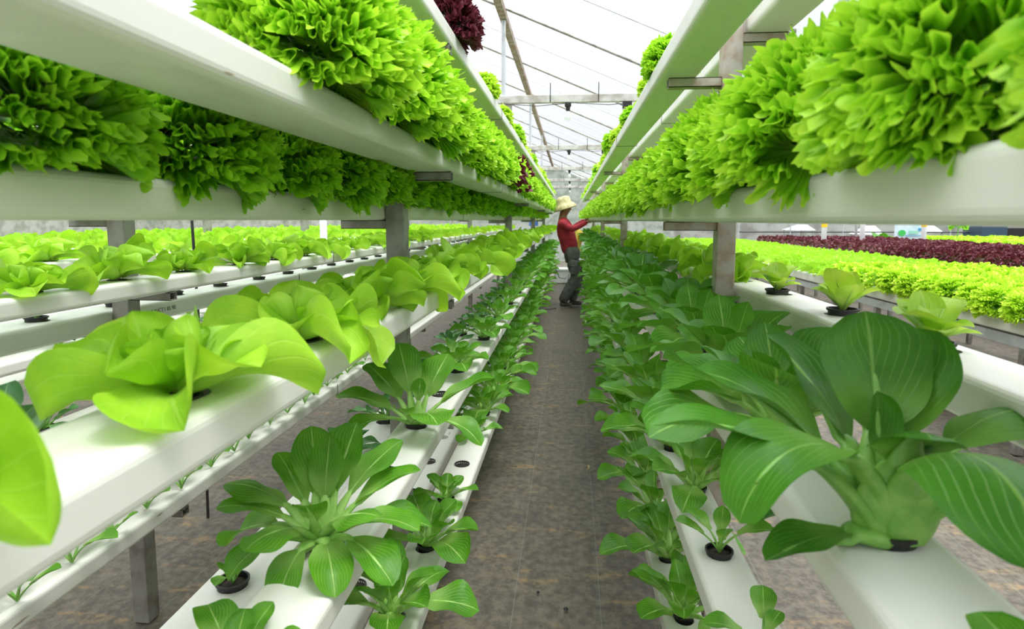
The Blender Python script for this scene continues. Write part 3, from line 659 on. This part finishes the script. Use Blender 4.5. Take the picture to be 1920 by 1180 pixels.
# low foreground leaves that poke into the frame bottom
for (x, y, zt, me, s, l) in ((T['P'][0], .655, T['P'][1] - .01, pkM[1], .62, 'pak choi at the bottom edge of the photo on the left pak choi trough'), (T['S'][0] + .0, 1.01, T['S'][1], pkM[2], .95, 'pak choi at the bottom edge of the photo on the lowest left trough'),
                             (T['R1'][0], .36, T['R1'][1] - .02, pkM[3], .62, 'small pak choi leaf peeking in at the lower right corner'), (T['Rm'][0], 1.0, T['Rm'][1], pkM[0], .8, 'pak choi at the bottom edge of the photo on the lowest right trough')):
    r = empty('pak_choi', (x, y, zt), rnd.uniform(0, 6)); r.scale = (s,) * 3; mobj('leaves', me[0], r); mobj('stalks', me[1], r); mobj('net_cup', CUP, r, sc=1 / s); tag(r, l, 'pak choi')

# ---------------------------------------------------------------- benches on the right
FXV = [frill(random.Random(s), 13, .125, 3, 11, .014, kf=.4) for s in (71, 72)]; BXV = [butter(random.Random(s), 9, .115, False) for s in (73, 74)]
_pk = lambda L_: [(np.concatenate(v.v), v.f, np.concatenate(v.uv)) for v in L_]
LOWV = {'frilly_lettuce': _pk(FXV), 'red_lettuce': _pk(FXV), 'butterhead_lettuce': _pk(BXV)}
def qput(kind, loc, sc, me, lab, grp): QUEUE[kind].append((math.hypot(loc[0], loc[1]) / sc, kind, loc, rnd.uniform(0, 6.28), sc, me, lab, grp, False))
ZT = -.54
def bench(x0, x1, y0, y1, label, front=True):
    r = empty('growing_bench', (0, 0, 0)); tag(r, label, 'bench')
    xs_ = np.arange(x0, x1 - .05, .2)
    for x in xs_:
        m = MB(); m.box(x, x + .14, y0, y1, z(ZT - .085), z(ZT)); m.build('bench_trough', PVC, r, bevel=.01)
    for x in (x0 + .02, x1 - .1):
        m = MB(); m.box(x, x + .04, y0, y1, z(ZT - .16), z(ZT - .10)); m.build('rail', GALV, r)
        y = y0 + .1
        while y < y1:
            m = MB(); m.box(x, x + .04, y, y + .04, 0, z(ZT - .161)); m.build('leg', STEEL, r); y += .82
    y = y0 + .1
    while y < y1:
        m = MB(); m.box(x0 + .06, x1 - .1, y, y + .03, z(ZT - .15), z(ZT - .087)); m.build('cross_rail', GALV, r); y += 1.64
bench(2.45, 4.3, 1.8, 16.5, 'long steel legged growing bench on the right with white troughs and frilly lettuce')
bench(4.75, 7.6, 3.5, 16.5, 'second growing bench on the right carrying burgundy lettuce')
bench(8.3, 11.2, 5, 17, 'third growing bench on the right carrying yellow-green lettuce')
cnt = 0; far = []
for i, x in enumerate(np.arange(2.50, 4.25, .23)):
    for y in np.arange(1.95, 16.4, .23):
        lim = 5.9 - .0 * i
        b = x > 3.85 or y > lim
        px, py = x + rnd.uniform(-.02, .02), y + rnd.uniform(-.02, .02)
        nm = 'front row' if i == 0 else 'inner rows'
        if not b:
            qput('frilly_lettuce', (px, py, z(ZT)), rnd.uniform(1.0, 1.15), rnd.choice(fmy if y < 5 and i < 3 else fly), f'yellow-green frilly lettuce in the {nm} of the right bench', f'bench frilly lettuces {nm}')
        else: qput('butterhead_lettuce', (px, py, z(ZT)), rnd.uniform(1.0, 1.2), rnd.choice(bl), 'bright butterhead lettuce packed among others on the right bench', 'bench butterhead lettuces')
cnt = 0; far = []; FX = 0
for x in np.arange(4.85, 7.5, .23):
    for y in np.arange(3.6, 16.4, .23):
        px, py = x + rnd.uniform(-.03, .03), y + rnd.uniform(-.03, .03)
        qput('red_lettuce', (px, py, z(ZT)), rnd.uniform(.9, 1.1), rnd.choice(rl), 'burgundy lettuce packed on the second right bench', 'bench burgundy lettuces')
for x in np.arange(8.4, 11.1, .25):
    for y in np.arange(5.2, 16.9, .25): qput('frilly_lettuce', (x + rnd.uniform(-.04, .04), y + rnd.uniform(-.04, .04), z(ZT)), rnd.uniform(.9, 1.1), fly[0], 'yellow-green lettuce on the third right bench', 'third bench lettuces')
# the 295 nearest of each kind are objects of their own, the rest of the kind is one carpet
for kind, lab in (('frilly_lettuce', 'far yellow-green carpet of frilly lettuces behind the burgundy ones, right'), ('red_lettuce', 'far carpet of burgundy lettuces on the second right bench'), ('butterhead_lettuce', 'far carpet of bright butterhead lettuces beyond the nearer ones')):
    qs = sorted(QUEUE[kind], key=lambda q: q[0]); far = {}
    for k, (d, kd, loc, rz, sc, me, l, gr, cup) in enumerate(qs):
        if k < 295:
            if kind == 'butterhead_lettuce' and cup and d < 3.5: o = empty(kind, loc, rz); mobj('leaves', me, o); mobj('net_cup', CUPF, o, sc=1 / sc)
            else: o = mobj(kind, me, None, loc, rz, sc)
            o.scale = (sc, sc, sc * rnd.uniform(.9, 1.05)); tag(o, l, 'lettuce', gr)
        else: far.setdefault(me.materials[0].name, []).append((*loc, sc))
    mb = MB(); mats = [bpy.data.materials[n_] for n_ in far]
    for mi, (mn, pts) in enumerate(far.items()):
        for (x, y, zz, sc) in pts:
            v = rnd.choice(LOWV[kind]); A = v[0] * sc; a = rnd.uniform(0, 6.28); ca, sa = math.cos(a), math.sin(a)
            mb.add(np.stack([A[:, 0] * ca - A[:, 1] * sa + x, A[:, 0] * sa + A[:, 1] * ca + y, A[:, 2] + zz], -1), v[1], v[2], mi)
    tag(mb.build(kind + '_bed', mats, smooth=True), lab, 'lettuce bed', None, 'stuff')

# ---------------------------------------------------------------- background
net = plain('shade_net', (.42, .45, .40), .9, (.27, .31, .25), 5, bump=.3, detail=9)
m = MB(); m.box(-14, 3.2, 19.6, 19.65, 0, 3.0); tag(m.build('wall_back', net), 'grey-green shade net closing the far end', kind='structure')
m = MB(); m.box(3.2, 26, 19.6, 19.65, 0, 3.4); tag(m.build('wall_right', plain('grey_net', (.40, .41, .37), .9, (.25, .25, .22), 2.5, detail=8)), 'grey net wall behind the benches', kind='structure')
m = MB(); m.box(-14, -13.95, -2, 19.6, 0, 2.2); tag(m.build('wall_left', net), 'shade net on the far left', kind='structure')
def at(u, v, y):
    f = 1150; th = math.radians(6); ps = math.radians(5.43); a = (u - 960) / f; b = (590 - v - 56) / f
    F = Vector((-math.sin(ps) * math.cos(th), math.cos(ps) * math.cos(th), -math.sin(th))); Rr = Vector((math.cos(ps), math.sin(ps), 0)); U = Rr.cross(F)
    d = F + Rr * a + U * b; return Vector((0, 0, H)) + d * (y / d.y)
def bx(name, u0, u1, v0, v1, y, d, mat, label, cat, ground=False, group=None):
    a = at(u0, v1, y); b = at(u1, v0, y); m = MB(); m.box(a.x, b.x, y, y + d, 0 if ground else a.z, b.z); return tag(m.build(name, mat, bevel=.01), label, cat, group)
YEL = plain('yellow_cap', (.95, .62, .02), .5)
for u, y, cap_, lab in ((1545, 13, 1, 'white upright pipe with a yellow collar, left one behind the benches'), (1732, 14, 1, 'white upright pipe with a yellow collar, beside the printed banner'), (1617, 13.5, 0, 'plain white upright pipe behind the benches'), (1605, 15.5, 0, 'thin grey upright pipe behind the benches')):
    p_ = at(u, 440, y); r = empty('support_pipe', (p_.x, y, 0)); tag(r, lab, 'pipe')
    rr = .05 if u != 1605 else .03
    m = MB(); m.tube([(0, 0, 0), (0, 0, z(1.4))], rr, 14); m.build('pipe', WHITEP if u != 1605 else GALV, r, smooth=True)
    if cap_: m = MB(); m.tube([(0, 0, z(-.14)), (0, 0, z(.14))], rr + .006, 14); m.build('yellow_collar', YEL, r)
m = MB(); a, b = at(1385, 432, 18), at(1990, 440, 18)
for zz in (z(-.33), z(-.02)): m.tube([(a.x, 18, zz), (b.x, 18, zz)], .02, 6)
fr_ = empty('fence', (0, 0, 0)); tag(fr_, 'thin dark rail fence running behind the right benches', 'fence'); m.build('rail', WIRE, fr_)
for k in range(7):
    m = MB(); xx = a.x + (b.x - a.x) * k / 6; m.tube([(xx, 18, 0), (xx, 18, z(.2))], .02, 6); m.build('fence_post', GALV, fr_)
ban = bx('banner', 1676, 1731, 420, 449, 15, .01, plain('banner_print', (.70, .80, .86), .6, (.52, .68, .78), 5), 'pale blue printed banner with a green round mark, behind the benches', 'banner')
c_ = at(1691, 437, 14.99); m = MB(); m.add([(c_.x + .085 * math.cos(k * .3), 14.985, c_.z + .07 * math.sin(k * .3)) for k in range(21)], [tuple(range(21))]); m.build('green_mark', plain('green_print', (.05, .50, .10), .6), ban)
for k, (u0, u1, v0, v1, cc) in enumerate(((1704, 1722, 433, 439, (.30, .62, .50)), (1698, 1728, 441, 443, (.2, .42, .62)), (1722, 1728, 428, 433, (.05, .3, .6)))):
    a = at(u0, v1, 14.98); b = at(u1, v0, 14.98); m = MB(); m.box(a.x, b.x, 14.98, 14.985, a.z, b.z); m.build('printed_stroke', plain('banner_ink', cc, .6), ban)
bx('black_tank', 1886, 1990, 428, 447, 17.9, 1.2, BLACK, 'black water tank shape at the far right edge', 'tank', True)
bx('dark_shed', 1840, 1890, 424, 440, 17.5, .8, plain('dark_blue_sheet', (.03, .06, .10), .5), 'low dark blue covered stack near the black tank', 'stack', True)
def tent(u0, u1, v0, v1, y, lab):
    a = at(u0, v1, y); b = at(u1, v0, y); w = b.x - a.x; m = MB()
    m.add([(a.x, y, a.z), (b.x, y, a.z), (b.x, y + 1, a.z), (a.x, y + 1, a.z), (a.x + w * .35, y + .4, b.z), (b.x - w * .15, y + .4, b.z)], [(0, 1, 5, 4), (1, 2, 5), (2, 3, 4, 5), (3, 0, 4), (0, 3, 2, 1)])
    r = tag(m.build('canopy', plain('canopy_cloth', (.75, .76, .78), .7)), lab, 'canopy')
    m = MB()
    for q in ((a.x + .05, y + .05), (b.x - .05, y + .05), (a.x + .05, y + .95), (b.x - .05, y + .95)): m.tube([(q[0], q[1], 0), (q[0], q[1], a.z)], .02, 6)
    m.build('canopy_legs', GALV, r)
tent(1488, 1530, 422, 432, 18.4, 'pale grey pitched canopy left of the yellow collared pipe'); tent(1620, 1660, 424, 440, 18.4, 'pale grey pitched canopy right of the plain white pipe'); tent(1735, 1772, 423, 437, 18.4, 'pale canopy just right of the banner')
# shrub and other greens in the distance
p_ = at(1655, 436, 17.4); o = mobj('shrub', pkLf[0], None, (p_.x, 17.4, z(-.80)), 0, 2.9); tag(o, 'dark leafy shrub left of the banner', 'shrub')
p_ = at(1795, 432, 15); r = empty('seedling_plant', (p_.x, 15, z(ZT))); m = MB(); m.tube([(0, 0, 0), (.02, 0, .38)], .01, 6); m.build('stem', STALKD, r); q = mobj('leaves', fl[0], r, (0.02, 0, .34), 0, 1.6); tag(r, 'tall light green plant standing above the far right lettuces', 'plant')
# things beyond the worker
m = MB(); m.box(-.33, .02, 12.7, 13.1, .0, .26); m.box(-.35, .04, 12.68, 13.12, .26, .30); tag(m.build('white_crate', WHITEP, bevel=.01), 'white box standing on the aisle floor beyond the worker', 'box')
m = MB(); m.tube([(-.3, 12.675, .32), (-.22, 12.6, .12), (-.1, 12.6, .1), (-.02, 12.6, .2), (-.05, 12.6, .02), (.04, 12.6, .012)], .008, 6); tag(m.build('hose', WIRE), 'thin black hose looping in front of the white box', 'hose')
m = MB(); m.tube([(-.6, 8.9, .014), (-.42, 8.8, .014), (-.27, 8.86, .016), (-.20, 8.95, .012)], .009, 6); tag(m.build('hose', WIRE), 'short dark hose end on the floor behind the shoes', 'hose')
bx('blue_box', 992, 1008, 414, 424, 12.5, .2, plain('blue_plastic', (.10, .22, .75), .4), 'small blue box glimpsed beyond the left rack posts', 'box')
m = MB(); m.tube([(-1.57, 2.43, 0), (-1.565, 2.44, .5), (-1.57, 2.43, z(.0))], .006, 8); tag(m.build('drip_hose', WIRE), 'thin black upright hose behind the greyish trough of the second left rack', 'hose')
m = MB(); m.tube([(-1.86, 4.5, 0), (-1.86, 4.5, z(.02))], .026, 14); tag(m.build('round_pipe', GALV, smooth=True), 'pale round upright pipe between the second and third left racks', 'pipe')
# litter on the floor
def leaf_litter(x, y, s, lab, col):
    b = MB(); blade(b, (0, 0, .006), .8, .35, -.3, .05 * s, .009 * s, 0, rnd, cup=1.1, wav=.5, nt=10, na=3, bend=1.8); o = b.build('dry_leaf', plain('dry_leaf', col, .8), smooth=True); o.location = (x, y, 0); tag(o, lab, 'leaf')
pp = at(1101, 884, 3.0); d_ = pp - Vector((0, 0, H)); q = Vector((0, 0, H)) + d_ * (-H / d_.z)
leaf_litter(q.x, q.y, 1.0, 'curled pale dry leaf lying on the aisle floor', (.62, .48, .25)); leaf_litter(q.x + .11, q.y + .03, .5, 'tiny white scrap beside the dry leaf on the floor', (.7, .7, .62))
for u, v, s, l in ((1061, 1143, .008, 'larger dark pebble on the near aisle floor'), (1009, 1112, .005, 'small black pebble on the near aisle floor')):
    d_ = at(u, v, 2) - Vector((0, 0, H)); q = Vector((0, 0, H)) + d_ * (-H / d_.z)
    m = MB(); m.lathe([(.0005, 0), (s, .001), (s * 1.1, .003), (s * .5, .007), (.0004, .008)], 9, (q.x, q.y, -.001)); tag(m.build('pebble', BLACK), l, 'pebble')

# ---------------------------------------------------------------- the worker
def skin(name, nodes, edges, mat, parent=None, sub=2, root=0):
    me = bpy.data.meshes.new(name); me.from_pydata([n[:3] for n in nodes], edges, [])
    o = bpy.data.objects.new(name, me); COL.objects.link(o)
    sk = o.modifiers.new('s', 'SKIN'); sk.use_smooth_shade = True
    ss = o.modifiers.new('u', 'SUBSURF'); ss.levels = sub; ss.render_levels = sub
    for i, n in enumerate(nodes):
        v = me.skin_vertices[0].data[i]; v.radius = (n[3], n[4] if len(n) > 4 else n[3]); v.use_root = i == root
    dg = bpy.context.evaluated_depsgraph_get(); nm = bpy.data.meshes.new_from_object(o.evaluated_get(dg))
    bpy.data.objects.remove(o); nm.materials.clear(); nm.materials.append(mat)
    for p in nm.polygons: p.use_smooth = True
    return nm
SKINM = plain('tanned_skin', (.36, .17, .10), .55, (.30, .13, .08), 30); SHIRT = plain('red_cotton', (.36, .020, .035), .85, (.25, .012, .024), 14, bump=.6)
TROU = plain('grey_cotton', (.105, .115, .10), .9, (.065, .072, .062), 12, bump=.7); HAT = plain('straw_khaki_cloth', (.60, .53, .28), .85, (.44, .38, .18), 25, bump=.5)
SHOE = plain('brown_grey_shoe', (.07, .055, .045), .8, (.12, .10, .085), 25)
MY, MX = 9.24, 0
hands = []
for s, wr, hd in ((-1, (.245, -.10, 1.275), (.315, -.09, 1.30)), (1, (.215, .12, 1.30), (.285, .11, 1.325))):
    hands.append((s, Vector(wr), Vector(hd)))
nb = [(0, 0, .86, .08, .095), (-.03, 0, 1.0, .08, .10), (-.10, 0, 1.18, .09, .12), (-.13, 0, 1.28, .07, .11), (-.118, 0, 1.35, .062), (-.105, 0, 1.40, .062),
      (-.075, 0, 1.45, .095, .078), (-.08, 0, 1.53, .10, .085), (-.09, 0, 1.575, .05)]
eb = [(i, i + 1) for i in range(8)]
def add(p, c): nb.append(p); eb.append((c, len(nb) - 1)); return len(nb) - 1
for s, wr, hd in hands:
    i = add((-.13, s * .13, 1.275, .045), 3); i = add((.02, s * .19, 1.17, .036), i); i = add((*wr, .024), i); i = add((*hd, .026, .018), i); hi_ = i
    dirv = (hd - wr).normalized()
    for k in range(4):
        b_ = hd + Vector((.01, (k - 1.5) * .016, .004)); m1_ = b_ + Vector((.03, (k - 1.5) * .004, .004)); m2_ = m1_ + Vector((.022 - abs(k - 1.5) * .004, 0, -.016)); m3_ = m2_ + Vector((.006, 0, -.02))
        j = add((*m1_, .008), hi_); j = add((*m2_, .0075), j); add((*m3_, .006), j)
    t1_ = wr + (hd - wr) * .4 + Vector((0, -s * .025, -.01)); j = add((*t1_, .009), hi_ ); add((*(t1_ + Vector((.03, -s * .005, -.015))), .007), j)
for s, kx, kz, ax in ((-1, .105, .47, -.12), (1, .15, .48, .02)):
    i = add((.01, s * .07, .80, .055), 0); i = add((kx, s * .09, kz, .045), i); i = add((ax, s * .09, .12, .036), i); add((ax + .07, s * .09, .04, .032, .035), i)
body = mobj('person', skin('person', nb, eb, SKINM), None, (MX - .05 + .05, MY, 0))
tag(body, 'person in a red long sleeved shirt, grey trousers and pale bucket hat, reaching into lettuce', 'person')
m = MB()
def ball(mb, c, r, n=12):
    V = []; F = []
    for i in range(n + 1):
        for k in range(n): a = math.pi * i / n; b = 2 * math.pi * k / n; V.append((c[0] + r[0] * math.sin(a) * math.cos(b), c[1] + r[1] * math.sin(a) * math.sin(b), c[2] + r[2] * math.cos(a)))
    for i in range(n):
        for k in range(n): F.append((i * n + k, (i + 1) * n + k, (i + 1) * n + (k + 1) % n, i * n + (k + 1) % n))
    mb.add(V, F)
ball(m, (-.005, 0, 1.465), (.016, .011, .018)); m.build('nose', SKINM, body, smooth=True)
for s in (-1, 1):
    m = MB(); ball(m, (-.092, s * .072, 1.47), (.017, .007, .027)); m.build('ear', SKINM, body, smooth=True)
    m = MB(); ball(m, (-.020, s * .028, 1.49), (.008, .011, .008)); m.build('eye', BLACK, body, smooth=True)
m = MB(); ball(m, (-.014, 0, 1.43), (.008, .022, .006)); m.build('mouth', plain('lips', (.25, .08, .06), .5), body, smooth=True)
m = MB(); ball(m, (-.105, 0, 1.50), (.082, .078, .072)); m.build('hair', BLACK, body, smooth=True)
sn = [(.005, 0, .76, .135, .15), (-.025, 0, 1.0, .125, .135), (-.09, 0, 1.15, .13, .15), (-.125, 0, 1.265, .10, .14), (-.112, 0, 1.352, .068)]; se = [(0, 1), (1, 2), (2, 3), (3, 4)]
for s, wr, hd in hands:
    sn += [(-.125, s * .145, 1.27, .062), (.02, s * .195, 1.165, .052), (*(wr * .6 + Vector((.02, s * .195, 1.165)) * .4), .044), (*(wr), .034)]; j = len(sn); se += [(3, j - 4), (j - 4, j - 3), (j - 3, j - 2), (j - 2, j - 1)]
mobj('shirt', skin('shirt', sn, se, SHIRT), body)
tn = [(-.01, 0, .97, .10, .12), (.01, 0, .84, .135, .145)]; te = [(0, 1)]
for s, kx, kz, ax in ((-1, .105, .47, -.12), (1, .15, .48, .02)):
    tn += [(.035, s * .072, .70, .118), (kx, s * .09, kz, .092), ((kx + ax) / 2, s * .09, .29, .086), (ax - .005, s * .09, .06, .080)]; j = len(tn); te += [(1, j - 4), (j - 4, j - 3), (j - 3, j - 2), (j - 2, j - 1)]
tro = mobj('trousers', skin('trousers', tn, te, TROU), body)
m = MB(); m.box(.0, .10, -.186, -.168, .50, .64); m.box(-.005, .105, -.190, -.170, .61, .645); m.build('cargo_pocket', TROU, tro, bevel=.01)
for s, ax in ((-1, -.12), (1, .02)):
    sh = mobj('shoe', skin('shoe', [(ax - .035, s * .09, .05, .042, .045), (ax + .03, s * .09, .05, .045, .042), (ax + .12, s * .09, .04, .045, .034), (ax + .165, s * .09, .035, .030, .026)], [(0, 1), (1, 2), (2, 3)], SHOE), body)
hb = MB(); hb.lathe([(.165, -.075), (.168, -.07), (.135, -.015), (.108, .0), (.104, .045), (.092, .085), (.055, .10), (.001, .103)], 28)
hb2 = MB(); hb2.lathe([(.160, -.078), (.130, -.018), (.103, -.003)], 28)
h_ = hb.build('bucket_hat', HAT, body, smooth=True); h_.location = (-.10, 0, 1.542); h_.scale = (1.06, 1.06, 1.1); h_.rotation_euler = (0, math.radians(-17), 0)
h_.modifiers.new('s', 'SOLIDIFY').thickness = .004
# yellow shirted bundle beyond the worker
m = MB(); ball(m, (0, 0, 0), (.09, .08, .20)); V = m.v[0]; V[:, 0] += .03 * np.sin(V[:, 2] * 20)
o = m.build('yellow_sack', plain('yellow_plastic_sack', (.85, .62, .10), .5, (.75, .45, .05), 12, bump=.6), smooth=True); o.location = (.125, 10.35, z(-.33)); tag(o, 'crumpled yellow sack hanging beyond the worker, in front of his belly', 'sack')
m = MB(); m.tube([(.125, 10.35, z(-.14)), (.24, 10.34, z(-.05)), (.28, 10.34, z(-.01))], .004, 5); m.build('sack_string', WIRE, o).matrix_parent_inverse = Matrix.Translation((-.125, -10.35, -z(-.33)))
